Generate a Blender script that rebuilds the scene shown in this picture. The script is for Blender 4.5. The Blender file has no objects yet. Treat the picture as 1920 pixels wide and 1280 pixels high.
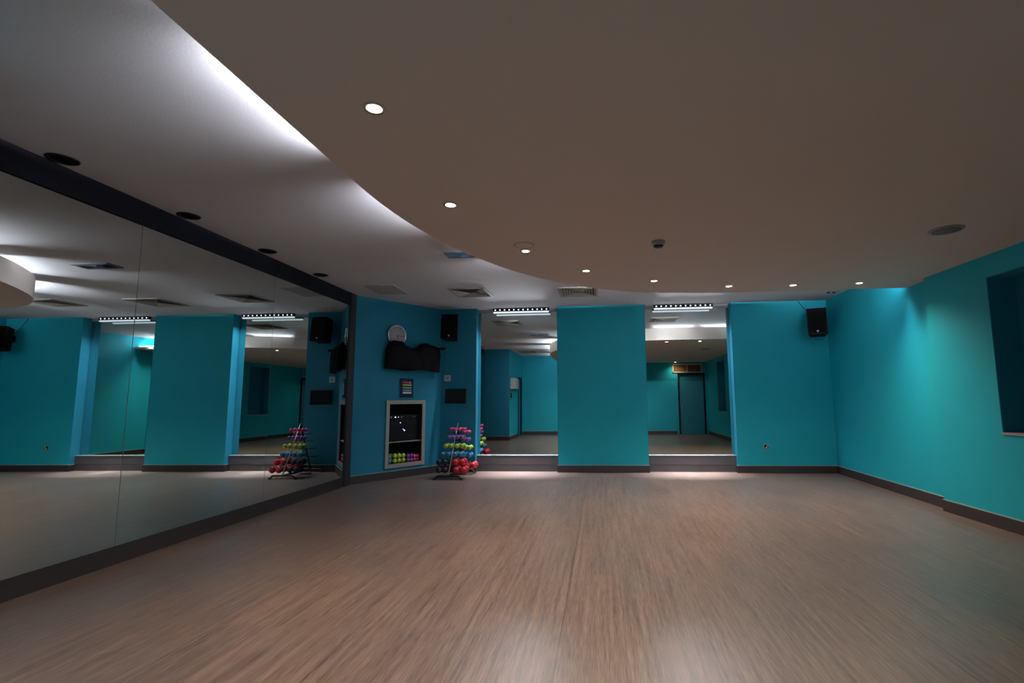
import bpy, bmesh, math, random
from mathutils import Matrix, Vector
random.seed(4)
PI = math.pi
SC = bpy.context.scene
COL = SC.collection

# ------------------------------------------------------------------ materials
def nt(name):
    m = bpy.data.materials.new(name); m.use_nodes = True
    return m, m.node_tree, m.node_tree.nodes['Principled BSDF']
def setp(b, **k):
    names = dict(col='Base Color', rough='Roughness', metal='Metallic', spec='Specular IOR Level', ec='Emission Color', es='Emission Strength', coat='Coat Weight', sheen='Sheen Weight')
    for a, v in k.items():
        i = b.inputs.get(names[a])
        if i is None: continue
        if a in ('col', 'ec') and len(v) == 3: v = (*v, 1)
        i.default_value = v
def plain(name, col, rough=.5, metal=0., spec=.5, bump=0, bscale=200, vary=0, **k):
    m, t, b = nt(name)
    setp(b, col=col, rough=rough, metal=metal, spec=spec, **k)
    tc = t.nodes.new('ShaderNodeTexCoord')
    n = t.nodes.new('ShaderNodeTexNoise'); n.inputs['Scale'].default_value = bscale; n.inputs['Detail'].default_value = 4
    t.links.new(tc.outputs['Object'], n.inputs['Vector'])
    if bump:
        bp = t.nodes.new('ShaderNodeBump'); bp.inputs['Strength'].default_value = bump; bp.inputs['Distance'].default_value = .004
        t.links.new(n.outputs['Fac'], bp.inputs['Height']); t.links.new(bp.outputs['Normal'], b.inputs['Normal'])
    if vary:
        n2 = t.nodes.new('ShaderNodeTexNoise'); n2.inputs['Scale'].default_value = 3.0; n2.inputs['Detail'].default_value = 6
        t.links.new(tc.outputs['Object'], n2.inputs['Vector'])
        mx = t.nodes.new('ShaderNodeMixRGB'); mx.inputs['Color1'].default_value = (*[c*(1-vary) for c in col[:3]], 1); mx.inputs['Color2'].default_value = (*[min(1, c*(1+vary)) for c in col[:3]], 1)
        t.links.new(n2.outputs['Fac'], mx.inputs['Fac']); t.links.new(mx.outputs['Color'], b.inputs['Base Color'])
    return m
def glow(name, col, s):
    m, t, b = nt(name); setp(b, col=(0, 0, 0), ec=col, es=s, rough=.4); return m

def floor_mat():
    m, t, b = nt('sheet_floor')
    N = t.nodes.new; L = t.links.new
    tc = N('ShaderNodeTexCoord')
    def streak(sx, sy, det=5, rgh=.6):
        mp = N('ShaderNodeMapping'); mp.inputs['Scale'].default_value = (sx, sy, 1)
        L(tc.outputs['Object'], mp.inputs['Vector'])
        n = N('ShaderNodeTexNoise'); n.inputs['Scale'].default_value = 1; n.inputs['Detail'].default_value = det; n.inputs['Roughness'].default_value = rgh
        L(mp.outputs['Vector'], n.inputs['Vector']); return n
    a = streak(230, 7); c = streak(38, 1.0, 5, .7); d = streak(1.1, .5, 3)
    r1 = N('ShaderNodeValToRGB'); e = r1.color_ramp.elements
    e[0].position = .36; e[0].color = (.060, .041, .035, 1); e[1].position = .64; e[1].color = (.29, .205, .168, 1)
    ma = N('ShaderNodeMath'); ma.operation = 'MULTIPLY_ADD'; ma.inputs[1].default_value = .50
    mb = N('ShaderNodeMath'); mb.operation = 'MULTIPLY'; mb.inputs[1].default_value = .50
    L(c.outputs['Fac'], mb.inputs[0]); L(a.outputs['Fac'], ma.inputs[0]); L(mb.outputs[0], ma.inputs[2]); L(ma.outputs[0], r1.inputs['Fac'])
    mx = N('ShaderNodeMixRGB'); mx.blend_type = 'MULTIPLY'
    r2 = N('ShaderNodeValToRGB'); e2 = r2.color_ramp.elements
    e2[0].position = .35; e2[0].color = (.86, .88, .92, 1); e2[1].position = .65; e2[1].color = (1.06, 1.0, .95, 1)
    L(d.outputs['Fac'], r2.inputs['Fac']); mx.inputs['Fac'].default_value = 1
    L(r1.outputs['Color'], mx.inputs['Color1']); L(r2.outputs['Color'], mx.inputs['Color2'])
    # welded joints between the two metre wide sheets
    sep = N('ShaderNodeSeparateXYZ'); L(tc.outputs['Object'], sep.inputs[0])
    ad = N('ShaderNodeMath'); ad.operation = 'ADD'; ad.inputs[1].default_value = .25 + 20; L(sep.outputs['X'], ad.inputs[0])
    pp = N('ShaderNodeMath'); pp.operation = 'PINGPONG'; pp.inputs[1].default_value = 1.0; L(ad.outputs[0], pp.inputs[0])
    lt = N('ShaderNodeMath'); lt.operation = 'LESS_THAN'; lt.inputs[1].default_value = .0018; L(pp.outputs[0], lt.inputs[0])
    m2 = N('ShaderNodeMixRGB'); m2.inputs['Color2'].default_value = (.03, .022, .018, 1)
    L(lt.outputs[0], m2.inputs['Fac']); L(mx.outputs['Color'], m2.inputs['Color1']); L(m2.outputs['Color'], b.inputs['Base Color'])
    rr = N('ShaderNodeMapRange'); rr.inputs['To Min'].default_value = .28; rr.inputs['To Max'].default_value = .40
    L(c.outputs['Fac'], rr.inputs['Value']); L(rr.outputs[0], b.inputs['Roughness'])
    bp = N('ShaderNodeBump'); bp.inputs['Strength'].default_value = .12; bp.inputs['Distance'].default_value = .002
    L(a.outputs['Fac'], bp.inputs['Height']); L(bp.outputs['Normal'], b.inputs['Normal'])
    setp(b, spec=.85)
    return m

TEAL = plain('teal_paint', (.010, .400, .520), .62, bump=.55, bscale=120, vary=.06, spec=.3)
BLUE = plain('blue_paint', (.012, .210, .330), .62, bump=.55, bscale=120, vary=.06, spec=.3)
CEIL = plain('ceiling_plaster', (.56, .54, .56), .85, bump=.15, bscale=60, vary=.03, spec=.2)
CEIL2 = plain('lower_ceiling_plaster', (.60, .505, .46), .85, bump=.15, bscale=60, vary=.03, spec=.2)
FLOOR = floor_mat()
SKIRT = plain('dark_skirting', (.036, .028, .030), .5, vary=.12)
SKIRTL = plain('brown_skirting', (.026, .020, .020), .6, vary=.12, spec=.3)
PLINTH = plain('grey_plinth', (.085, .080, .090), .45, vary=.1)
GROOVE = plain('joint_black', (.008, .008, .01), .6)
LITEDGE = plain('painted_lit_edge', (.30, .36, .36), .6)  # lit top edges of skirtings and plinths put in as pale colour
NAVY = plain('navy_trim', (.006, .007, .014), .7, spec=.2, vary=.1)
BROWNF = plain('frame_brown', (.020, .016, .019), .6, vary=.1)
MIRROR = plain('mirror_silver', (.61, .665, .65), .0, metal=1.0)
CHROME = plain('chrome', (.75, .74, .74), .22, metal=1.0)
STEEL = plain('brushed_steel', (.50, .44, .40), .38, metal=.55, bump=.1, bscale=90)
BLACK = plain('black_plastic', (.003, .003, .004), .6, spec=.15)
BLACKM = plain('black_metal', (.008, .008, .010), .45, spec=.3)
CLOTH = plain('black_cloth', (.005, .005, .006), .95, bump=.3, bscale=90, spec=.1)
DARKIN = plain('dark_interior', (.006, .006, .008), .8)
WHITEP = plain('white_plastic', (.62, .62, .62), .45)
GREYP = plain('grey_plastic', (.34, .34, .35), .5)
BEIGEP = plain('beige_grille', (.34, .30, .26), .55, vary=.05)
PANELM = plain('access_panel_paint', (.33, .31, .29), .8)
DARKV = plain('vent_throat', (.02, .017, .015), .9)
BLUEV = plain('blue_vent', (.08, .13, .19), .5)
LOUV = plain('louvre_brown', (.26, .15, .06), .5, vary=.1)
LOUVF = plain('grille_cream', (.75, .62, .38), .5)
CLOCKF = plain('clock_face', (.60, .56, .60), .5, vary=.06)
GLASSD = plain('dark_screen', (.004, .004, .007), .35, spec=.2)
DOORM = plain('door_teal', (.008, .20, .27), .55, vary=.05)
SIGNB = plain('sign_navy', (.006, .008, .025), .3)
DB = dict(pink=plain('vinyl_pink', (.66, .05, .18), .38), purple=plain('vinyl_purple', (.24, .07, .34), .38),
          lime=plain('vinyl_lime', (.42, .55, .05), .38), blue=plain('vinyl_blue', (.05, .24, .46), .38),
          black=plain('vinyl_black', (.012, .016, .03), .35), red=plain('vinyl_red', (.55, .016, .03), .38))
WARM = glow('warm_lamp', (1, .72, .38), 34)
TUBE = glow('tube_lamp', (.86, .90, 1), 25)
LED = glow('led_lens', (.88, .93, 1), 2.5)
LINEGLOW = glow('bright_line_glow', (.80, .88, 1), .75)
BLED = glow('blue_led', (.12, .18, 1), 14)
WLED = glow('white_led', (.75, .75, 1), 2.2)

# ------------------------------------------------------------------ mesh helpers
class MB:
    def __init__(s): s.bm = bmesh.new(); s.mats = []
    def mi(s, m):
        if m is None: return 0
        if m not in s.mats: s.mats.append(m)
        return s.mats.index(m)
    def _fin(s, verts, m, smooth=False):
        fs = set(f for v in verts for f in v.link_faces)
        for f in fs: f.material_index = s.mi(m); f.smooth = smooth
    def box(s, x0, x1, y0, y1, z0, z1, m=None, bev=0):
        r = bmesh.ops.create_cube(s.bm, size=1)
        vs = r['verts']
        for v in vs: v.co = Vector(((x0+x1)/2+v.co.x*(x1-x0), (y0+y1)/2+v.co.y*(y1-y0), (z0+z1)/2+v.co.z*(z1-z0)))
        s._fin(vs, m)
        if bev:
            es = list(set(e for v in vs for e in v.link_edges))
            q = bmesh.ops.bevel(s.bm, geom=es, offset=bev, segments=2, affect='EDGES', profile=.6)
            for f in q['faces']: f.material_index = s.mi(m)
        return s
    def prism(s, pts, z0, z1, m=None):
        a = [s.bm.verts.new((p[0], p[1], z0)) for p in pts]; b = [s.bm.verts.new((p[0], p[1], z1)) for p in pts]
        n = len(pts)
        fs = [s.bm.faces.new(a[::-1]), s.bm.faces.new(b)] + [s.bm.faces.new((a[i], a[(i+1) % n], b[(i+1) % n], b[i])) for i in range(n)]
        for f in fs: f.material_index = s.mi(m)
        return s
    def lathe(s, prof, axis='z', org=(0, 0, 0), seg=24, m=None, smooth=True):
        # prof: list of (r, h)
        rings = []
        def P(r, h, a):
            x, y = r*math.cos(a), r*math.sin(a)
            q = {'z': (x, y, h), 'y': (x, h, y), 'x': (h, x, y)}[axis]
            return (org[0]+q[0], org[1]+q[1], org[2]+q[2])
        for r, h in prof:
            if r < 1e-6: rings.append([s.bm.verts.new(P(0, h, 0))])
            else: rings.append([s.bm.verts.new(P(r, h, 2*PI*i/seg)) for i in range(seg)])
        for A, Bq in zip(rings, rings[1:]):
            for i in range(seg):
                j = (i+1) % seg
                if len(A) == 1 and len(Bq) == 1: continue
                if len(A) == 1: vs = (A[0], Bq[i], Bq[j])
                elif len(Bq) == 1: vs = (A[i], A[j], Bq[0])
                else: vs = (A[i], A[j], Bq[j], Bq[i])
                f = s.bm.faces.new(vs); f.smooth = smooth; f.material_index = s.mi(m)
        return s
    def tube(s, pts, r, m=None, seg=10):
        pts = [Vector(p) for p in pts]; rings = []
        for i, p in enumerate(pts):
            d = (pts[min(i+1, len(pts)-1)]-pts[max(i-1, 0)]).normalized()
            u = d.orthogonal().normalized() if not rings else None
            if u is None:
                u = (pu - d*pu.dot(d)).normalized()
            pu = u; w = d.cross(u)
            rings.append([s.bm.verts.new(p+(u*math.cos(2*PI*k/seg)+w*math.sin(2*PI*k/seg))*r) for k in range(seg)])
        for A, Bq in zip(rings, rings[1:]):
            for i in range(seg):
                f = s.bm.faces.new((A[i], A[(i+1) % seg], Bq[(i+1) % seg], Bq[i])); f.smooth = True; f.material_index = s.mi(m)
        for A in (rings[0][::-1], rings[-1]):
            f = s.bm.faces.new(A); f.material_index = s.mi(m)
        return s
    def build(s, name, mat=None, parent=None, loc=None, rz=0, rot=None, **tags):
        bmesh.ops.recalc_face_normals(s.bm, faces=s.bm.faces)
        me = bpy.data.meshes.new(name); s.bm.to_mesh(me); s.bm.free()
        for m in (s.mats or [mat]): me.materials.append(m)
        o = bpy.data.objects.new(name, me); COL.objects.link(o)
        if parent: o.parent = parent
        if loc: o.location = loc
        if rz: o.rotation_euler = (0, 0, rz)
        if rot: o.rotation_euler = rot
        for k, v in tags.items():
            if v is not None: o[k] = v
        return o
def thing(name, label, category, loc=(0, 0, 0), rz=0, group=None, rot=None):
    o = bpy.data.objects.new(name, None); COL.objects.link(o); o.empty_display_size = .1
    o.location = loc; o.rotation_euler = rot or (0, 0, rz); o['label'] = label; o['category'] = category
    if group: o['group'] = group
    return o
def dup(root, loc, label, group=None, rz=None):
    r = root.copy(); COL.objects.link(r); r.location = loc; r['label'] = label
    if rz is not None: r.rotation_euler = (0, 0, rz)
    if group: r['group'] = group
    def rec(a, b):
        for ch in list(a.children):
            c = ch.copy(); COL.objects.link(c); c.parent = b; rec(ch, c)
    rec(root, r)
    return r
ST = dict(kind='structure')
def off(p0, p1, d):
    e = Vector((p1[0]-p0[0], p1[1]-p0[1])).normalized(); n = Vector((e.y, -e.x))
    return [(p0[0]+n.x*d, p0[1]+n.y*d), (p1[0]+n.x*d, p1[1]+n.y*d)]
def slab(mb, p0, p1, t, z0, z1, m=None):
    # front face p0->p1, thickness t to the left of the walking direction (p0->p1)
    q = off(p0, p1, -t); mb.prism([p0, p1, q[1], q[0]], z0, z1, m); return mb

# ------------------------------------------------------------------ room plan (metres; x right, y towards the back wall)
ZC, ZD, ZT = 3.08, 2.745, 2.980
YB, YM, YR = 9.47, 9.66, -.67
XL = lambda y: -3.98-.0079*y
XR1 = lambda y: 3.876+.0251*y
XR2 = lambda y: 4.070-.0203*y
A1 = Vector((XL(7.98), 7.98)); A2 = Vector((-3.04, YB))
AE = (A2-A1).normalized(); ALEN = (A2-A1).length
ARZ = math.atan2(AE.y, AE.x)
JOG = 6.40
XC = XR1(YB)
BH = .125   # skirting height

MB().box(-4.9, 5.1, -1.2, 10.2, -.12, 0).build('floor', FLOOR, **ST)
MB().box(-4.9, 5.1, -1.2, 10.2, ZC, ZC+.12).build('ceiling', CEIL, **ST)

# lower ceiling with its swept edge
raw = [(-1.59, YR), (-1.59, 1.2), (-1.59, 2.4), (-1.59, 3.0), (-1.58, 3.4), (-1.535, 3.8), (-1.45, 4.22), (-1.30, 4.72), (-1.06, 5.26), (-.80, 5.68), (-.48, 6.09), (-.12, 6.41), (.25, 6.64), (.6, 6.78), (.97, 6.87), (1.5, 6.94), (2.3, 6.955), (3.3, 6.94), (4.055, 6.94)]
def catmull(P, n=5):
    out = []
    for i in range(len(P)-1):
        p0, p1, p2, p3 = [Vector(P[max(0, min(len(P)-1, k))]) for k in (i-1, i, i+1, i+2)]
        for k in range(n):
            t = k/n
            out.append(.5*((2*p1)+(p2-p0)*t+(2*p0-5*p1+4*p2-p3)*t*t+(3*p1-p0-3*p2+p3)*t**3))
    out.append(Vector(P[-1])); return out
edge = catmull(raw)
XS = 3.35    # slab thinned beyond this so the end cove lamp spills down the wall
poly = [tuple(v) for v in edge if v.x < XS] + [(XS, 6.94), (XS, YR)]
mb = MB(); mb.prism(poly[::-1], ZD, ZT)
mb.prism([(XS, YR), (4.12, YR), (4.12, JOG), (4.055, JOG), (4.055, 6.94), (XS, 6.94)], ZD, 2.80)
def offs(i, d):
    a, b = edge[max(0, i-1)], edge[min(len(edge)-1, i+1)]; e = (b-a).normalized(); return (edge[i].x+e.y*d, edge[i].y-e.x*d)
lip_o = [tuple(v) for v in edge]; lip_i = [offs(i, .03) for i in range(len(edge))]
for i in range(len(edge)-1):
    if edge[i+1].x < XS: mb.prism([lip_i[i], lip_i[i+1], lip_o[i+1], lip_o[i]], ZT-.001, 3.036)
o = mb.build('ceiling_lower', CEIL2, **ST)

# back wall segments with two mirrored bays
T = .3
mb = MB()
slab(mb, (-3.04, YB), (-2.36, YB), T, 0, ZC)
mb.build('wall_back_left', BLUE, **ST)
slab(MB(), (-.80, YB), (.84, YB), T, 0, ZC).build('wall_back_pillar', TEAL, **ST)
slab(MB(), (2.42, YB), (XC+.2, YB), T, 0, ZC).build('wall_back_right', TEAL, **ST)
mb = MB()   # blue painted reveals of the bays, and the bay backs
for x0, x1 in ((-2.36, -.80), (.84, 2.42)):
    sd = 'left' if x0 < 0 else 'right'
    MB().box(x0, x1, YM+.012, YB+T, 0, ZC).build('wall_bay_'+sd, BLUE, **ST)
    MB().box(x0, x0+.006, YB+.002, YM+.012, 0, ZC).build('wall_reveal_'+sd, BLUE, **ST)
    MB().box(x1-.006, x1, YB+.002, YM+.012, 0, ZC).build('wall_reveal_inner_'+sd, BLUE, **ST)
# right wall in two steps, the nearer part with two niches
mb = MB(); slab(mb, (XR1(YB+.1), YB+.1), (XR1(JOG), JOG), T, 0, ZC); mb.build('wall_right_back', TEAL, **ST)
NI = ((4.12, 5.45, .95, 2.52), (1.25, 2.42, .90, 2.60))
mb = MB()
cuts = [JOG, NI[0][1], NI[0][0], NI[1][1], NI[1][0], YR-.1]
P = lambda y: (XR2(y), y)
for a, b in ((0, 1), (2, 3), (4, 5)): slab(mb, P(cuts[a]), P(cuts[b]), .42, 0, ZC)
for y0, y1, z0, z1 in NI:
    slab(mb, P(y1), P(y0), .42, 0, z0); slab(mb, P(y1), P(y0), .42, z1, ZC)
mb.build('wall_right_front', TEAL, **ST)
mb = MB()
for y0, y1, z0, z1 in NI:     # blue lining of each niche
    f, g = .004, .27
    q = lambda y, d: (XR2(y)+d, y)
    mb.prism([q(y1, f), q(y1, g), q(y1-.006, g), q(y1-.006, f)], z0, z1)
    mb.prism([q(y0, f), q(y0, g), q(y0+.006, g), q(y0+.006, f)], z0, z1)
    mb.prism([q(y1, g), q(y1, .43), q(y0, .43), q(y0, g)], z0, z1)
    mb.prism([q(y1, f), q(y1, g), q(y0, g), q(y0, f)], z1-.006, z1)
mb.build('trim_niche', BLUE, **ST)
for i, (y0, y1, z0, z1) in enumerate(NI):
    q = lambda y, d: (XR2(y)+d, y)
    MB().prism([q(y1+.0, -.012), q(y1+.0, .28), q(y0-.0, .28), q(y0-.0, -.012)], z0-.018, z0+.004).build('trim_%d' % (i+1), STEEL, **ST)
# rear wall with door opening
mb = MB(); slab(mb, (2.97, YR), (-4.3, YR), T, 0, ZC)
slab(mb, (4.5, YR), (4.0, YR), T, 0, ZC); slab(mb, (4.0, YR), (2.97, YR), T, 2.32, ZC); mb.build('wall_rear', TEAL, **ST)
# left wall behind the mirrors, the projecting block beside the camera
mb = MB(); slab(mb, (XL(YR-.2), YR-.2), (XL(7.99), 7.99), T, 0, ZC); mb.build('wall_left', TEAL, **ST)
BX, BY = -3.10, 2.20
DY0, DY1 = -.45, .42
mb = MB(); mb.box(-4.0, BX, DY1, BY-.006, 0, ZC); mb.box(-4.0, BX, YR, DY0, 0, ZC); mb.box(-4.0, BX, DY0, DY1, 2.2, ZC)
mb.build('wall_block', TEAL, **ST)
MB().box(-4.02, BX, BY-.006, BY, 0, ZC).build('wall_block_face', BLUE, **ST)
# angled wall with the equipment recess (local: X along wall, Y into wall)
AL = (A1.x, A1.y, 0)
U0, U1, Z0, Z1 = .69, 1.39, .235, 1.28
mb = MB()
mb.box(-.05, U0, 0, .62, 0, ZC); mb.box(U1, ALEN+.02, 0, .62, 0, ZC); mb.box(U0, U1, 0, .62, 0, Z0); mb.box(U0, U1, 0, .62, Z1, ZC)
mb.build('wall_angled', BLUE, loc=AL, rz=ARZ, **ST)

# skirtings
def skirt(name, p0, p1, h=BH, m=SKIRT, lit_edge=True, ext=(0, 0)):
    # front on the room side (right of walking direction)
    e = (Vector(p1)-Vector(p0)).normalized()
    p0 = (p0[0]-e.x*ext[0], p0[1]-e.y*ext[0]); p1 = (p1[0]+e.x*ext[1], p1[1]+e.y*ext[1])
    mb = MB(); q = off(p0, p1, .016); mb.prism([p0, p1, q[1], q[0]], .0, h, m)
    if lit_edge:
        r = off(p0, p1, .010); mb.prism([p0, p1, r[1], r[0]], h, h+.010, LITEDGE)
    return mb.build(name, None, **ST)
skirt('baseboard_left', (XL(BY), BY), (XL(7.98), 7.98), .128, SKIRTL, lit_edge=False)
skirt('baseboard_angled', tuple(A1), tuple(A2), ext=(0, .0))
skirt('baseboard_back_left', (-3.04, YB), (-2.36, YB), ext=(0, .016))
skirt('baseboard_pillar', (-.80, YB), (.84, YB), ext=(.016, .016))
skirt('baseboard_back_right', (2.42, YB), (XC, YB), ext=(.016, 0))
skirt('baseboard_right_back', (XR1(YB), YB), (XR1(JOG), JOG))
skirt('baseboard_jog', (XR1(JOG), JOG), (XR2(JOG), JOG), ext=(0, .016))
skirt('baseboard_right_front', (XR2(JOG), JOG), (XR2(YR), YR))
skirt('baseboard_rear', (2.90, YR), (BX, YR))
skirt('baseboard_block', (BX, DY1+.07), (BX, BY), ext=(0, .016))
skirt('baseboard_block_face', (BX, BY), (XL(BY), BY))
# short returns of the skirting into the bays
mb = MB()
for x, s in ((-2.36, 1), (-.80, -1), (.84, 1), (2.42, -1)):
    mb.box(min(x, x+.016*s), max(x, x+.016*s), YB, YB+.11, 0, BH, SKIRT); mb.box(min(x, x+.01*s), max(x, x+.01*s), YB, YB+.11, BH, BH+.01, LITEDGE)
mb.build('baseboard_returns', None, **ST)

# ------------------------------------------------------------------ mirrored bays: plinth, mirror, header, LED bar
YP = YB+.105
bays = ((-2.354, -.806, 'left', 'left of the central teal pillar'), (.846, 2.414, 'right', 'right of the central teal pillar'))
for x0, x1, side, where in bays:
    t = thing('plinth', 'low grey boxed plinth under the back mirror %s' % where, 'plinth', ((x0+x1)/2, YP, 0))
    w = (x1-x0)/2
    MB().box(-w, w, .004, YM-YP+.01, 0, .120).build('base', PLINTH, t)
    MB().box(-w, w, .012, YM-YP+.01, .120, .127).build('joint', GROOVE, t)
    MB().box(-w, w, 0, YM-YP+.01, .127, .290).build('upper_board', PLINTH, t)
    MB().box(-w, w, -.002, YM-YP+.01, .290, .297, LITEDGE).build('top_edge', None, t)
    t = thing('wall_mirror', 'tall recessed back wall mirror %s' % where, 'mirror', ((x0+x1)/2, YM, .30))
    MB().box(-w+.004, w-.004, 0, .008, 0, 2.715).build('mirror_glass', MIRROR, t)
    MB().box(x0, x1, YM-.012, YM+.012, 3.018, ZC-.001).build('trim_header_%s' % side, GREYP, **ST)
lb = thing('light_bar', 'black LED light bar above the back mirror left of the central pillar', 'light bar', (-1.50, 9.515, 3.0), group='LED bars over the back mirrors')
MB().box(-.545, .545, -.03, .03, .016, .072, bev=.004).build('housing', BLACKM, lb)
for s in (-1, 1): MB().box(s*.47-.02, s*.47+.02, -.012, .012, .07, .079).build('bracket', BLACKM, lb)
MB().box(-.535, .535, -.024, .020, -.014, .014, bev=.003).build('diffuser', LINEGLOW, lb)  # glowing strip added to stand for the bright line below the bar
for i in range(12):
    MB().lathe([(0, -.0345), (.010, -.0340), (.013, -.0295)], 'y', (-.495+i*.09, 0, .044), 14).build('lens', LED, lb)
dup(lb, (1.56, 9.515, 3.0), 'black LED light bar above the back mirror right of the central pillar')

# ------------------------------------------------------------------ left wall mirrors and their frame
seams = [BY+.02, 4.00, 5.865, 7.79]
names = ['nearest wall mirror panel at the left edge, partly out of view', 'middle wall mirror panel on the left wall between two joints', 'farthest wall mirror panel on the left wall, beside the blue angled wall']
ang = math.atan2(1, -.0079)
for i in range(3):
    a, b = seams[i]+.003, seams[i+1]-.003
    MB().box(0, (b-a)/math.sin(ang), -.012, 0, .145, 2.875).build('wall_mirror', MIRROR, loc=(XL(a), a, 0), rz=ang, label=names[i], category='mirror')
mb = MB(); L8 = 5.76
mb.box(0, L8, -.020, 0, 2.872, ZC)
mb.box(0, L8, -.030, 0, 2.872, 2.885)
mb.build('trim_3', NAVY, loc=(XL(BY+.02), BY+.02, 0), rz=ang, **ST)
MB().box(0, L8-.2, -.016, 0, .128, .147).build('trim_4', GROOVE, loc=(XL(BY+.02), BY+.02, 0), rz=ang, **ST)
mb = MB(); mb.box(0, .185, -.030, 0, 0, ZC-.0); mb.box(.03, .05, -.034, 0, .13, 2.9)
mb.build('trim_5', BROWNF, loc=(XL(7.79), 7.79, 0), rz=ang, **ST)
for y in seams[1:3]:
    MB().box(-.003, .003, -.0125, 0, .147, 2.872).build('trim_6' if y < 5 else 'trim_7', plain('mirror_joint', (.10, .11, .11), .3), loc=(XL(y), y, 0), rz=ang, **ST)

# ------------------------------------------------------------------ doors and rear fittings
def door(name, w, h, mat, loc, rz, side=1):
    t = bpy.data.objects.new(name, None); COL.objects.link(t); t.location = loc; t.rotation_euler = (0, 0, rz); t['kind'] = 'structure'
    mb = MB(); mb.box(-w/2, -w/2+.06, -.012, .10, 0, h); mb.box(w/2-.06, w/2, -.012, .10, 0, h); mb.box(-w/2, w/2, -.012, .10, h-.06, h)
    mb.build('door_frame', NAVY, t)
    MB().box(-w/2+.062, w/2-.062, .03, .075, .006, h-.062).build('door_leaf', mat, t)
    mb = MB(); mb.lathe([(0, 0), (.026, 0), (.026, -.01), (.009, -.012), (.009, -.05)], 'y', (side*(w/2-.13), .03, 1.0), 16)
    mb.tube([(side*(w/2-.13), -.02, 1.0), (side*(w/2-.25), -.02, 1.0)], .009)
    mb.build('door_handle', CHROME, t)
door('door_1', 1.03, 2.32, DOORM, (3.485, YR, 0), PI)
door('door_2', DY1-DY0, 2.2, DOORM, (BX, (DY0+DY1)/2, 0), PI/2)
g = thing('air_grille', 'cream framed air grille with brown louvres above the rear door, seen in the right mirror', 'air grille', (3.34, YR, 2.35), PI)
mb = MB(); W, Hh = 1.10, .33
mb.box(-W/2, W/2, -.025, 0, 0, .03); mb.box(-W/2, W/2, -.025, 0, Hh-.03, Hh); mb.box(-W/2, -W/2+.03, -.025, 0, 0, Hh); mb.box(W/2-.03, W/2, -.025, 0, 0, Hh); mb.box(-.012, .012, -.024, 0, 0, Hh)
mb.build('frame', LOUVF, g)
MB().box(-W/2+.03, W/2-.03, -.004, .0, .03, Hh-.03).build('back_plate', DARKV, g)
mb = MB()
for i in range(26):
    x = -W/2+.05+i*.0395
    mb.prism([(x, -.02), (x+.004, -.02), (x+.018, -.005), (x+.014, -.005)], .03, Hh-.03)
mb.build('louvres', LOUV, g)
t = thing('hand_dryer', 'white wall box on the side of the projecting block, seen in the left back mirror', 'wall box', (BX, 1.75, 1.72), PI/2)
MB().box(-.30, .30, -.20, 0, 0, .38, bev=.03).build('body', WHITEP, t)
MB().box(-.12, .12, -.17, -.05, -.02, .004).build('outlet', BLACK, t)
t = thing('wall_phone', 'small dark handset on the block below the white wall box', 'wall phone', (BX, 1.95, 1.42), PI/2)
MB().box(-.05, .05, -.045, 0, 0, .16, bev=.01).build('body', BLACK, t); MB().box(-.035, .035, -.05, -.04, .09, .14).build('panel', GREYP, t)
t = thing('light_switch', 'small dark switch on the block side near the door, seen in the left back mirror', 'switch', (BX, 1.50, 1.10), PI/2)
MB().box(-.045, .045, -.01, 0, 0, .09, bev=.002).build('plate', GREYP, t); MB().box(-.02, .02, -.015, -.008, .02, .07).build('rocker', BLACK, t)

# ------------------------------------------------------------------ ceiling fittings
dark_d = None
dlab = ['nearest dark unlit downlight in the ceiling above the left mirrors', 'second nearest dark unlit downlight above the left mirrors', 'third dark unlit downlight along the left mirrors', 'farthest dark unlit downlight above the left mirrors, near the corner']
for i, y in enumerate((3.19, 4.33, 5.48, 6.62)):
    if dark_d is None:
        dark_d = thing('unlit_downlight', dlab[0], 'downlight', (-3.87, y, ZC), group='unlit downlights along the left wall')
        MB().lathe([(.072, .0), (.098, -.004), (.095, -.010), (.070, -.008), (.070, .0)], 'z', seg=32).build('ring', BLACKM, dark_d)
        MB().lathe([(0, -.002), (.071, -.003), (.071, -.0001), (0, -.0001)], 'z', seg=32).build('lens', BLACK, dark_d)
    else: dup(dark_d, (-3.87, y, ZC), dlab[i])
spots = [(-1.09, 2.27), (-1.08, 3.52), (-.70, 4.73), (-.14, 5.55), (.67, 6.13), (1.66, 6.54), (2.47, 6.58), (3.27, 6.56), (2.87, -.42)]
slab_l = ['large warm downlight nearest the camera, upper left of the lower ceiling', 'second warm downlight along the curved edge', 'third warm downlight, just in front of the round ceiling plate', 'fourth warm downlight, left of the smoke detector', 'fifth warm downlight, beyond the smoke detector', 'sixth warm downlight, above the right back mirror', 'third warm downlight from the right wall end of the row', 'rightmost warm downlight of the row, beside the right wall', 'warm downlight over the rear door, seen only in the right back mirror']
slab_l[6] = 'second warm downlight from the right end of the row'
sp = None
for i, (x, y) in enumerate(spots):
    if sp is None:
        sp = thing('downlight', slab_l[0], 'downlight', (x, y, ZD), group='lit warm downlights in the lower ceiling')
        MB().lathe([(.040, -.0), (.052, -.002), (.050, -.007), (.038, -.006), (.038, 0)], 'z', seg=28).build('ring', CHROME, sp)
        MB().lathe([(0, -.009), (.020, -.008), (.037, -.004), (.037, -.0005), (0, -.0005)], 'z', seg=28).build('lamp', WARM, sp)
    else: dup(sp, (x, y, ZD), slab_l[i])
t = thing('smoke_detector', 'white smoke detector hanging under the middle of the lower ceiling', 'smoke detector', (.55, 4.58, ZD))
MB().lathe([(0, 0), (.060, 0), (.060, -.018), (.054, -.024), (0, -.024)], 'z', seg=28).build('base', GREYP, t)
MB().lathe([(.044, -.024), (.047, -.040), (.040, -.052), (0, -.055)], 'z', seg=28).build('head', BLACKM, t)
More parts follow.
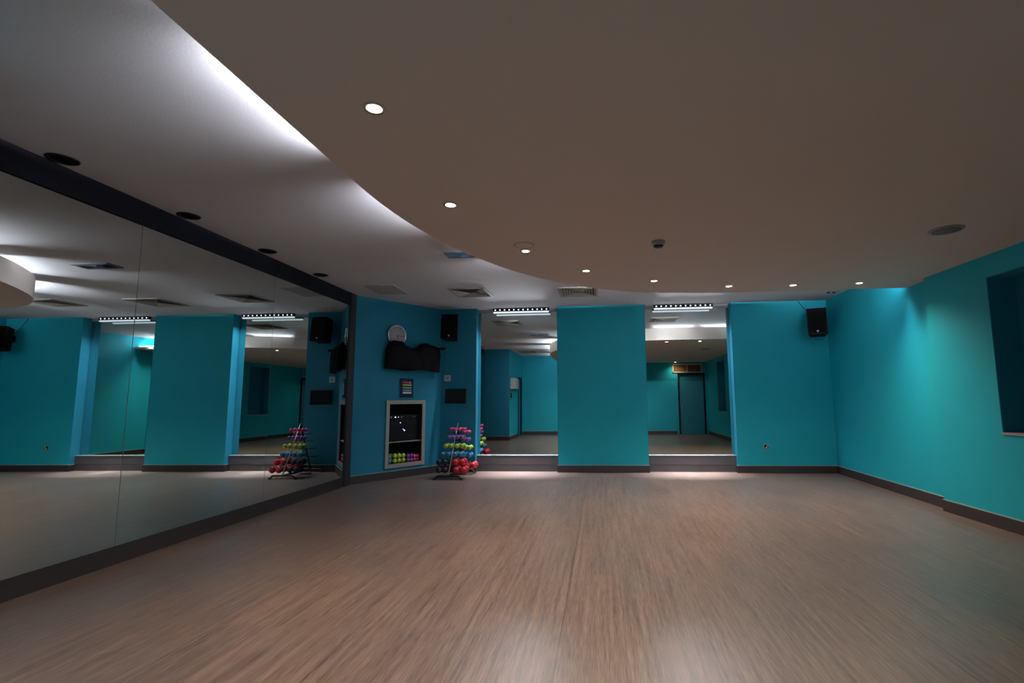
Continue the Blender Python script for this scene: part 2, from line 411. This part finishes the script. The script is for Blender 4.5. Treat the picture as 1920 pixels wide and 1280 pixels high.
MB().lathe([(.050, -.030), (.051, -.036), (.047, -.038)], 'z', seg=28).build('band', WHITEP, t)
t = thing('ceiling_speaker', 'round grey ceiling speaker grille in the lower ceiling near the right wall', 'ceiling speaker', (3.01, 4.53, ZD))
MB().lathe([(.112, 0), (.130, -.003), (.127, -.010), (.108, -.008)], 'z', seg=36).build('ring', GREYP, t)
MB().lathe([(0, -.006), (.109, -.006), (.109, 0), (0, 0)], 'z', seg=36).build('grille', plain('grille_mesh', (.16, .15, .15), .7, bump=.6, bscale=300), t)
t = thing('ceiling_plate', 'round flush ceiling plate just behind the third warm downlight', 'ceiling plate', (-.69, 4.55, ZD))
MB().lathe([(0, -.004), (.085, -.004), (.092, 0), (0, 0)], 'z', seg=36).build('plate', CEIL2, t)
MB().lathe([(.086, -.003), (.094, -.005), (.097, 0)], 'z', seg=36).build('rim', PANELM, t)
t = thing('motion_sensor', 'small black twin sensor in the ceiling near the right back corner', 'sensor', (3.90, 8.76, ZC))
for dx in (-.045, .045): MB().lathe([(0, -.012), (.024, -.010), (.028, 0), (0, 0)], 'z', (dx, 0, 0), 16).build('lens', BLACK, t)

def diffuser(label, x, y, w, d, rz=0, loc_first=None, fm=BEIGEP):
    t = thing('ceiling_vent', label, 'air vent', (x, y, ZC), rz, group='square ceiling diffusers')
    mb = MB(); f = .035
    for a, b, c, e in ((-w/2, w/2, -d/2, -d/2+f), (-w/2, w/2, d/2-f, d/2), (-w/2, -w/2+f, -d/2+f, d/2-f), (w/2-f, w/2, -d/2+f, d/2-f)): mb.box(a, b, c, e, -.012, 0)
    mb.build('frame', fm, t)
    MB().box(-w/2+f, w/2-f, -d/2+f, d/2-f, -.002, 0).build('throat', DARKV, t)
    # four way blades: each side a set of slanted slats mitred to the diagonals
    for k in range(4):
        mb = MB(); n = 6
        hw, hd = (w/2-f, d/2-f)
        for i in range(n):
            s0 = 1-(i+.05)/n*.93; s1 = 1-(i+.70)/n*.93
            if k == 0: q = [(-hw*s0, -hd*s0), (hw*s0, -hd*s0), (hw*s1, -hd*s1), (-hw*s1, -hd*s1)]
            if k == 1: q = [(hw*s0, -hd*s0), (hw*s0, hd*s0), (hw*s1, hd*s1), (hw*s1, -hd*s1)]
            if k == 2: q = [(hw*s0, hd*s0), (-hw*s0, hd*s0), (-hw*s1, hd*s1), (hw*s1, hd*s1)]
            if k == 3: q = [(-hw*s0, hd*s0), (-hw*s0, -hd*s0), (-hw*s1, -hd*s1), (-hw*s1, hd*s1)]
            zz = [-.017, -.017, -.003, -.003]
            a = [mb.bm.verts.new((p[0], p[1], z)) for p, z in zip(q, zz)]; b = [mb.bm.verts.new((p[0], p[1], z+.0025)) for p, z in zip(q, zz)]
            mb.bm.faces.new(a); mb.bm.faces.new(b[::-1])
            for j in range(4): mb.bm.faces.new((a[j], a[(j+1) % 4], b[(j+1) % 4], b[j]))
        mb.build('blades', fm, t)
    return t
diffuser('square four-way ceiling vent above the left back mirror', -2.09, 8.02, .60, .66)
diffuser('square ceiling vent in front of the central teal pillar', -.34, 8.19, .64, .72)
diffuser('square ceiling vent beyond the lower ceiling, seen in the mirrors', 1.42, 8.02, .60, .64)
diffuser('ceiling vent beside the projecting block, seen in the left back mirror', -2.62, 1.2, .62, .62)
diffuser('small bluish rectangular ceiling vent at the curved ceiling edge', -1.60, 5.88, .50, .24, fm=BLUEV)
MB().prism([(-3.60, 7.30), (-3.12, 7.34), (-3.13, 8.00), (-3.62, 7.95)], ZC-.006, ZC).build('access_panel', PANELM, label='plain beige access panel in the ceiling by the blue angled wall', category='access panel')

# fluorescent battens lying in the cove on top of the lower ceiling
E = [Vector(v) for v in edge]
S = [0]
for a, b in zip(E, E[1:]): S.append(S[-1]+(b-a).length)
def at(s, inset):
    s = max(0, min(S[-1]-1e-4, s)); i = max(k for k in range(len(S)) if S[k] <= s); i = min(i, len(E)-2)
    f = (s-S[i])/(S[i+1]-S[i]); p = E[i].lerp(E[i+1], f); d = (E[i+1]-E[i]).normalized()
    return p+Vector((d.y, -d.x))*inset, d
centres = [(-1.59, -.10), (-1.59, 1.35), (-1.59, 2.68), (-1.43, 4.32), (-.75, 5.76), (.45, 6.73), (1.80, 6.95), (2.90, 6.94), (3.70, 6.94)]
cove = []
for k, c in enumerate(centres):
    i = min(range(len(E)-1), key=lambda q: (E[q]-Vector(c)).length); s = S[i]+(Vector(c)-E[i]).length*(c[0] > E[i].x); last = k == 8; L = .28 if last else (.38 if k == 7 else .55 if k < 4 else .48)
    ins = .07 if last else .17
    pa, _ = at(s-L, ins); pb, _ = at(s+L, ins)
    mid = (pa+pb)/2; dr = pb-pa
    where = ['rear end', 'part beside the camera', 'left edge in the foreground', 'left edge where the curve begins', 'curve facing the corner', 'curve before the central pillar', 'back edge facing the right back mirror', 'back edge between the mirror and the right wall', 'short piece against the right wall'][k]
    az = math.atan2(dr.y, dr.x)
    t = thing('cove_light', 'batten on the lower ceiling, %s' % where, 'cove light', (mid.x, mid.y, 2.80 if last else ZT), az, group='battens hidden in the ceiling cove')
    cove.append((mid, az))
    h = dr.length/2
    MB().box(-h-.01, h+.01, -.03, .012, -.0 , .012).build('batten', WHITEP, t)
    MB().tube([(-h, 0, .026), (h, 0, .026)], .013).build('lamp_tube', TUBE, t)
    for q in (-h-.006, h-.006): MB().box(q, q+.012, -.014, .014, .008, .04).build('lamp_holder', WHITEP, t)

# ------------------------------------------------------------------ loudspeakers on the back corners
def speaker(label, loc, rot):
    t = thing('loudspeaker', label, 'loudspeaker', loc, rot=rot)
    mb = MB(); w, d, h = .31, .26, .46
    mb.prism([(-w/2, -.13), (w/2, -.13), (w/2*.72, .13), (-w/2*.72, .13)], -h/2, h/2); mb.build('cabinet', BLACK, t)
    MB().box(-w/2+.012, w/2-.012, -.142, -.129, -h/2+.012, h/2-.012, bev=.004).build('grille', plain('speaker_grille', (.003, .003, .004), .8, spec=.1, bump=.6, bscale=400), t)
    MB().lathe([(0, -.147), (.016, -.146), (.019, -.140)], 'y', (.0, 0, -h/2+.045), 18).build('badge', WHITEP, t)
    return t
s1 = speaker('black loudspeaker high in the right back corner, turned into the room', (3.80, 9.16, 2.625), (math.radians(-7), 0, math.radians(-20)))
MB().tube([(0, .12, .02), (.02, .30, .06)], .014).build('bracket_arm', BLACKM, s1); MB().box(-.05, .08, .285, .30, 0, .12).build('bracket_plate', BLACKM, s1)
s2 = speaker('black loudspeaker high on the blue wall left of the left back mirror', (-2.79, 9.22, 2.68), (math.radians(-7), 0, math.radians(6)))
MB().tube([(0, .12, .02), (.0, .235, .045)], .014).build('bracket_arm', BLACKM, s2); MB().box(-.05, .05, .222, .236, -.02, .10).build('bracket_plate', BLACKM, s2)
MB().tube([(3.84, 9.38, 2.72), (3.78, 9.44, 2.85), (3.68, 9.455, 2.98), (3.62, 9.46, 3.075)], .005, seg=6).build('speaker_cable', BLACKM, label='thin cable from the right corner loudspeaker up to the ceiling', category='cable')
MB().box(-2.965, -2.945, 9.455, 9.468, 1.81, 2.62).build('cable_trunking', BLUE, label='thin blue-painted cable trunking running down from the left loudspeaker', category='cable trunking')
t = thing('wall_plate', 'small pale control plate above the black wall screen', 'control plate', (-2.905, YB, 1.69))
MB().box(-.06, .06, -.022, 0, 0, .115, bev=.004).build('plate', WHITEP, t); MB().box(-.025, .03, -.028, -.02, .03, .085, bev=.003).build('dial', GREYP, t)
t = thing('wall_screen', 'black wall-mounted screen above the dumbbell rack', 'screen', (-2.72, YB, 1.40), rot=(math.radians(-3), 0, math.radians(-3)))
MB().box(-.205, .205, -.085, -.05, -.135, .14, bev=.006).build('housing', BLACK, t)
MB().box(-.19, .19, -.088, -.082, -.12, .125).build('display', GLASSD, t)
MB().box(-.06, .06, -.055, -.012, -.06, .06).build('bracket', BLACKM, t)
t = thing('wall_socket', 'black and white socket low on the teal wall below the right loudspeaker', 'socket', (2.915, YB, .41))
MB().box(-.045, .045, -.012, 0, 0, .095, bev=.003).build('plate', GREYP, t)
MB().box(-.034, .034, -.015, -.010, .012, .083).build('insert', BLACK, t)
MB().prism([(-.016, -.019), (.014, -.019), (.014, -.013), (-.016, -.013)], .02, .05).build('rocker', WHITEP, t)
MB().box(.012, .028, -.019, -.013, .055, .078).build('pin_hole', WHITEP, t)

# ------------------------------------------------------------------ angled wall: clock, covered television, colour sign, equipment recess
def aw(u, d, z): q = A1+AE*u+Vector((AE.y, -AE.x))*d; return (q.x, q.y, z)   # d = distance out of the wall
t = thing('wall_clock', 'round silver-rimmed wall clock on the blue angled wall, half hidden by the black cover', 'clock', aw(.80, 0, 2.475), ARZ)
MB().lathe([(0, -.02), (.165, -.02), (.165, 0)], 'y', seg=40).build('face', CLOCKF, t)
MB().lathe([(.160, 0), (.190, -.004), (.192, -.030), (.178, -.042), (.162, -.034), (.160, -.02)], 'y', seg=48).build('rim', CHROME, t)
for k in range(12):
    a = k*PI/6; r0, r1 = .125, .15
    MB().tube([(r0*math.sin(a), -.022, r0*math.cos(a)), (r1*math.sin(a), -.022, r1*math.cos(a))], .004, seg=5).build('hour_mark', BLACK, t)
for nm, an, ln_, r in (('hour_hand', 160, .08, .005), ('minute_hand', 95, .125, .0035)):
    a = math.radians(an); MB().tube([(0, -.027, 0), (ln_*math.sin(a), -.027, ln_*math.cos(a))], r, seg=6).build(nm, BLACK, t)

t = thing('television', 'wall television hidden under a sagging black cloth cover on the blue angled wall', 'television', aw(1.13, 0, 2.1), ARZ)
MB().box(-.12, .12, -.16, 0, -.12, .12).build('wall_bracket', BLACKM, t)
mb = MB(); NU, NZ = 44, 22
def topz(u):
    # u from -0.56 to 0.56 ; two humps with a sag between
    pts = [(-.57, .10), (-.53, .24), (-.44, .275), (-.28, .270), (-.20, .20), (-.08, .165), (.02, .18), (.12, .255), (.22, .275), (.40, .245), (.54, .215), (.58, .14)]
    for (a, za), (b, zb) in zip(pts, pts[1:]):
        if u <= b:
            f = (u-a)/(b-a); f = f*f*(3-2*f); return za+(zb-za)*f
    return .12
grid = []
for i in range(NU+1):
    f = i/NU; col = []
    for j in range(NZ+1):
        g_ = j/NZ
        u = -.57+1.14*f
        zt = topz(u); zb = -.235+.012*math.sin(u*9)
        z = zb+(zt-zb)*g_
        u2 = u*(1+.035*(1-g_))-.012*(1-g_)
        bul = .21+.025*math.sin(u*23+1.5*math.sin(z*9))*(.35+.65*(1-g_))+.02*math.cos(u*8)
        bul *= min(1, .35+1.9*min(f, 1-f)**.5) if min(f, 1-f) < .12 else 1
        bul *= 1-.5*max(0, g_-.8)/.2*.9
        col.append((u2, -bul, z))
    grid.append(col)
F = [[mb.bm.verts.new(p) for p in c] for c in grid]
Bk = [[mb.bm.verts.new((p[0]*.97, -.10, p[2])) for p in c] for c in grid]
for i in range(NU):
    for j in range(NZ):
        mb.bm.faces.new((F[i][j], F[i+1][j], F[i+1][j+1], F[i][j+1])).smooth = True
        mb.bm.faces.new((Bk[i][j+1], Bk[i+1][j+1], Bk[i+1][j], Bk[i][j])).smooth = True
for i in range(NU):
    for j in (0, NZ): mb.bm.faces.new((F[i][j], F[i+1][j], Bk[i+1][j], Bk[i][j]))
for j in range(NZ):
    for i in (0, NU): mb.bm.faces.new((F[i][j], F[i][j+1], Bk[i][j+1], Bk[i][j]))
mb.build('cloth_cover', CLOTH, t)
MB().box(.50, .575, -.24, -.09, .17, .212, bev=.012).build('cover_flap', CLOTH, t)

t = thing('colour_sign', 'dark poster with stacked coloured bars above the equipment cabinet', 'sign', aw(1.035, 0, 1.385), ARZ)
MB().box(-.135, .135, -.018, 0, 0, .335, bev=.003).build('board', SIGNB, t)
def bar(c): return plain('bar_%02d' % int(c[0]*99), c, .5)
for (z, h, c, w) in ((.253, .020, (.85, .12, .07), .18), (.208, .024, (.85, .62, .22), .18), (.158, .026, (.25, .62, .28), .18), (.112, .026, (.18, .42, .78), .18), (.068, .030, (.85, .85, .88), .18)):
    MB().box(-.085, -.085+w, -.021, -.017, z, z+h).build('colour_bar', bar(c), t)
MB().box(.045, .075, -.0225, -.02, .25, .275).build('painted_highlight', WHITEP, t)  # reflection highlight on the red bar, painted as a white patch
for x in (-.072, -.008, .06): MB().prism([(x-.010, -.021), (x+.010, -.021), (x+.010, -.017), (x-.010, -.017)], .285, .300).build('red_mark', bar((.70, .10, .12)), t)
MB().lathe([(0, -.010), (.012, -.008), (.014, 0), (0, 0)], 'y', seg=14).build('wall_hook', BLUE, loc=aw(.29, 0, 1.98), rz=ARZ, label='tiny blue-painted hook on the angled wall left of the black cover', category='hook')

t = thing('equipment_cabinet', 'steel-framed equipment cabinet recessed in the blue angled wall', 'cabinet', aw(0, 0, 0), ARZ)
mb = MB(); ci = .47
mb.box(U0+.001, U0+.011, .0, ci, Z0+.001, Z1-.001); mb.box(U1-.011, U1-.001, .0, ci, Z0+.001, Z1-.001); mb.box(U0+.011, U1-.011, 0, ci, Z0+.001, Z0+.011); mb.box(U0+.011, U1-.011, 0, ci, Z1-.011, Z1-.001); mb.box(U0+.001, U1-.001, ci, ci+.01, Z0+.001, Z1-.001)
mb.build('carcass', DARKIN, t)
mb = MB(); fo = .055
for a, b, c, e in ((U0-fo, U0+.012, Z0-fo, Z1+fo), (U1-.012, U1+fo, Z0-fo, Z1+fo), (U0+.012, U1-.012, Z0-fo, Z0+.012), (U0+.012, U1-.012, Z1-.012, Z1+fo)):
    mb.box(a, b, -.022, -.0, c, e, bev=.004)
mb.build('frame', STEEL, t)
MB().box(U0+.012, U1-.012, .01, ci, .605, .620).build('shelf', STEEL, t)
def unit(label, z0, z1, depth, leds, name='amplifier'):
    q = thing(name, label, 'audio unit', aw((U0+U1)/2+.03, -.06, z0), ARZ)
    MB().box(-.31, .30, 0, depth, 0, z1-z0, bev=.005).build('case', BLACK, q)
    mb = MB()
    for k in range(5): mb.box(-.28, .28, -.004, 0, (z1-z0)*(.15+.16*k), (z1-z0)*(.15+.16*k)+.004)
    mb.build('front_ribs', BLACKM, q)
    for (x, z, r, m) in leds: MB().lathe([(0, -.012), (r, -.010), (r, 0)], 'y', (x, 0, z), 12).build('indicator', m, q)
    return q
unit('large black amplifier with a bright blue light on the cabinet shelf', .621, .885, .34, [(-.015, .185, .009, BLED), (-.042, .205, .004, BLED), (.11, .09, .006, GREYP)])
unit('thin black audio unit, middle of the cabinet stack', .886, .985, .34, [(-.10, .055, .007, WLED)], 'audio_unit')
unit('top black audio unit with a row of small white indicators', .986, 1.075, .34, [(-.295, .055, .017, GREYP), (-.205, .055, .010, WLED), (-.145, .055, .005, WLED), (-.08, .055, .011, GREYP), (.17, .06, .006, GREYP), (.20, .06, .006, GREYP)], 'audio_unit')

# ------------------------------------------------------------------ dumbbells
def dumbbell(col, r, L, hidden=False):
    t = thing('dumbbell', '', 'dumbbell', (0, 0, -5))
    for s in (0, 1):
        y0 = 0 if s == 0 else L
        d = -1 if s == 0 else 1
        w = r*.62
        prof = [(0, y0+d*w), (r*.50, y0+d*w), (r*.60, y0+d*w*.86), (r*.90, y0+d*w*.55), (r, y0+d*w*.1), (r*.97, y0-d*w*.35), (r*.72, y0-d*w*.85), (r*.36, y0-d*w)]
        MB().lathe(prof if s == 0 else prof, 'y', seg=18).build('weight_head', DB[col], t)
    MB().lathe([(r*.34, r*.55), (r*.30, L*.5), (r*.34, L-r*.55)], 'y', seg=12).build('handle', DB[col] if col != 'black' else CHROME, t)
    return t
spec = dict(pink=(.031, .125), purple=(.034, .130), lime=(.041, .140), blue=(.045, .145), black=(.050, .150), red=(.058, .160))
protos = {c: dumbbell(c, *spec[c]) for c in spec}
used = set()
def put(col, loc, label, group, rz=0.0):
    if col not in used:
        used.add(col); r = protos[col]; r.location = loc; r['label'] = label; r['group'] = group
        r.rotation_euler = (0, 0, rz); return r
    return dup(protos[col], loc, label, group, rz)
RX = -2.57
tiers = [  # colour left, colour right, y front, z, x positions left pair, right pair
    ('pink', 'pink', 8.93, .815, (-2.665, -2.600), (-2.512, -2.445), 'top tier'),
    ('purple', 'purple', 8.87, .680, (-2.68, -2.609), (-2.530, -2.455), 'second tier'),
    ('lime', 'lime', 8.80, .535, (-2.712, -2.627), (-2.515, -2.428), 'third tier'),
    ('blue', 'blue', 8.73, .398, (-2.745, -2.645), (-2.532, -2.435), 'fourth tier'),
    ('black', 'red', 8.66, .272, (-2.785, -2.680), (-2.505, -2.385), 'fifth tier'),
    ('black', 'red', 8.60, .150, (-2.770, -2.665), (-2.465, -2.345), 'bottom tier')]
rk = thing('dumbbell_rack', 'black A-frame rack of coloured dumbbells beside the left back mirror', 'dumbbell rack', (RX, 8.97, 0))
rx = lambda x, y, z: (x-RX, y-8.97, z)
apex = rx(-2.566, 9.02, .92)
MB().tube([rx(-2.580, 8.53, .075), apex], .011).build('front_spine', CHROME, rk)
MB().tube([rx(-2.580, 9.40, .075), apex], .013).build('rear_spine', BLACKM, rk)
MB().tube([rx(-2.58, 8.53, .062), rx(-2.58, 9.40, .062)], .018).build('base_bar', BLACKM, rk)
for y in (8.53, 9.40):
    MB().tube([rx(-2.84, y, .012), rx(-2.80, y, .014), rx(-2.775, y, .055), rx(-2.74, y, .062), rx(-2.42, y, .062), rx(-2.39, y, .055), rx(-2.365, y, .014), rx(-2.325, y, .012)], .015).build('foot_bar', BLACKM, rk)
for (cl, cr, yf, z, xl, xr, nm) in tiers:
    rb = spec[cr][0]; L = spec[cr][1]; zr = z-.34*rb-.010
    for dy in (rb*.9, L-rb*.9):
        zz = z - .34*min(spec[cl][0], rb) - .0075
        MB().tube([rx(xl[0]-.035, yf+dy, zz), rx(xr[1]+.035, yf+dy, zz)], .006, seg=8).build('rail', BLACKM, rk)
    for cc, xs, sd in ((cl, xl, 'left'), (cr, xr, 'right')):
        for k, x in enumerate(xs):
            pos = ('outer' if (sd == 'left') == (k == 0) else 'inner')
            put(cc, (x, yf, z), '%s dumbbell on the %s of the rack, %s one on the %s' % (cc, nm, pos, sd), 'dumbbells on the rack')
# the other side of the A-frame, lower and further back
for (cl, cr, yf, z, xl, xr, nm) in tiers[:4]:
    yb = 9.12+(8.93-yf)*.35; zb = z-.06
    for dy in (.03, spec[cr][1]-.03):
        MB().tube([rx(xl[0]-.03, yb+dy, zb-.34*spec[cr][0]-.0075), rx(xr[1]+.07, yb+dy, zb-.34*spec[cr][0]-.0075)], .006, seg=8).build('rail', BLACKM, rk)
    for k, x in enumerate((xr[0]+.035, xr[1]+.035)):
        put(cr, (x, yb, zb), '%s dumbbell on the wall side of the rack, %s, %s' % (cr, nm, 'nearer the spine' if k == 0 else 'at the outer end'), 'dumbbells on the rack')
for k, x in enumerate((-2.44, -2.32)):
    put('red', (x, 9.17, .16), 'red dumbbell on the wall side of the rack, lowest tier, %s' % ('nearer the spine' if k == 0 else 'at the outer end'), 'dumbbells on the rack')
MB().tube([rx(-2.60, 9.20, .14), rx(-2.26, 9.20, .14)], .006, seg=8).build('rail', BLACKM, rk)
MB().tube([rx(-2.60, 9.30, .14), rx(-2.26, 9.30, .14)], .006, seg=8).build('rail', BLACKM, rk)
# in the wall cabinet: two rows of eight end-on
cols = [('blue', .735), ('lime', .845), ('lime', .930), ('lime', 1.015), ('purple', 1.115), ('purple', 1.184), ('pink', 1.250), ('pink', 1.314)]
seen = {}
ordn = ['leftmost', 'second', 'third', 'fourth']
small = {}
for col, u in cols:
    seen[col] = seen.get(col, 0)+1
    for row in (0, 1):
        r = spec[col][0]
        s = {'blue': .86, 'lime': .98, 'purple': 1.0, 'pink': 1.0}[col]
        z = Z0+.012+r*s + (0 if row == 0 else r*s*2+.001)
        which = '' if col == 'blue' else (['left', 'right'][seen[col]-1] if col != 'lime' else ['left', 'middle', 'right'][seen[col]-1])+' '
        o = put(col, aw(u+.025, -.045, z), '%s%s dumbbell in the %s row on the cabinet floor' % (which, col, ['lower', 'upper'][row]), 'dumbbells in the wall cabinet', ARZ)
        o.scale = (s, s, s)

# ------------------------------------------------------------------ lights
def area(name, loc, rot, sx, sy, power, col, spread=PI):
    l = bpy.data.lights.new(name, 'AREA'); l.shape = 'RECTANGLE'; l.size = sx; l.size_y = sy; l.energy = power; l.color = col; l.spread = spread
    o = bpy.data.objects.new(name, l); COL.objects.link(o); o.location = loc; o.rotation_euler = rot; return o
for x in (-1.50, 1.56):
    area('bar_lamp', (x, 9.492, 2.983), (math.radians(-81), 0, 0), 1.06, .03, 7.5, (.86, .91, 1), math.radians(36))
    area('bar_wash', (x, 9.520, 2.980), (0, 0, 0), 1.06, .03, 20, (.88, .92, 1), math.radians(105))
    area('bar_wash', (x, 9.480, 2.981), (math.radians(-2), 0, 0), 1.06, .03, 18, (.88, .92, 1), math.radians(30))
for k, (mid, az) in enumerate(cove):
    n = Vector((-math.sin(az), math.cos(az), 0))       # out over the cove edge
    d = (n + Vector((0, 0, .33))).normalized()
    q = d.to_track_quat('-Z', 'Y').to_euler()
    if k == 8:
        area('cove_lamp', (mid.x+n.x*.045, mid.y+n.y*.045, 2.86), (math.radians(-62), 0, math.radians(-18)), .55, .05, 42, (.86, .90, 1), PI)
        continue
    o = area('cove_lamp', (mid.x+n.x*.03, mid.y+n.y*.03, 3.022), q, 1.02 if k < 4 else .86, .03, (40, 6, 85, 75, 75, 75, 75, 60)[k], (.86, .90, 1), math.radians(56))
for i, (x, y) in enumerate(spots + [(-1.09, 1.0), (.1, 1.0), (1.3, 1.0)]):  # last three beams have no fixture, added to brighten the near floor
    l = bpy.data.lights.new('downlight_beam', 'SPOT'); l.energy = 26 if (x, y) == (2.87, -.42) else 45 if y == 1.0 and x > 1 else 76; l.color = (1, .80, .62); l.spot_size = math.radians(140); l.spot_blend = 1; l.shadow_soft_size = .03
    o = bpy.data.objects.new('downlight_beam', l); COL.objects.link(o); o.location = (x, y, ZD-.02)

w = bpy.data.worlds.new('world'); SC.world = w; w.use_nodes = True
w.node_tree.nodes['Background'].inputs[0].default_value = (.05, .06, .07, 1); w.node_tree.nodes['Background'].inputs[1].default_value = .2

# ------------------------------------------------------------------ camera
cd = bpy.data.cameras.new('camera'); co = bpy.data.objects.new('camera', cd); COL.objects.link(co)
Fv = Vector((-.083693, .989665, .116442)); Rv = Vector((.996321, .085268, -.0086)); Uv = Vector((.01844, -.115294, .99316))
M = Matrix.Identity(4)
for i in range(3): M[i][0] = Rv[i]; M[i][1] = Uv[i]; M[i][2] = -Fv[i]
M.translation = Vector((0, 0, 1.3)); co.matrix_world = M
cd.sensor_width = 36; cd.sensor_fit = 'HORIZONTAL'; cd.lens = 950.55/1920*36; cd.shift_x = -85/1920; cd.clip_start = .02
SC.camera = co
SC.view_settings.view_transform = 'Standard'; SC.view_settings.look = 'None'; SC.view_settings.gamma = 1; SC.view_settings.use_curve_mapping = False
SC.view_settings.exposure = .48
SC.cycles.max_bounces = 14; SC.cycles.glossy_bounces = 8; SC.cycles.diffuse_bounces = 6
SC.cycles.use_denoising = True; SC.cycles.sample_clamp_indirect = 6
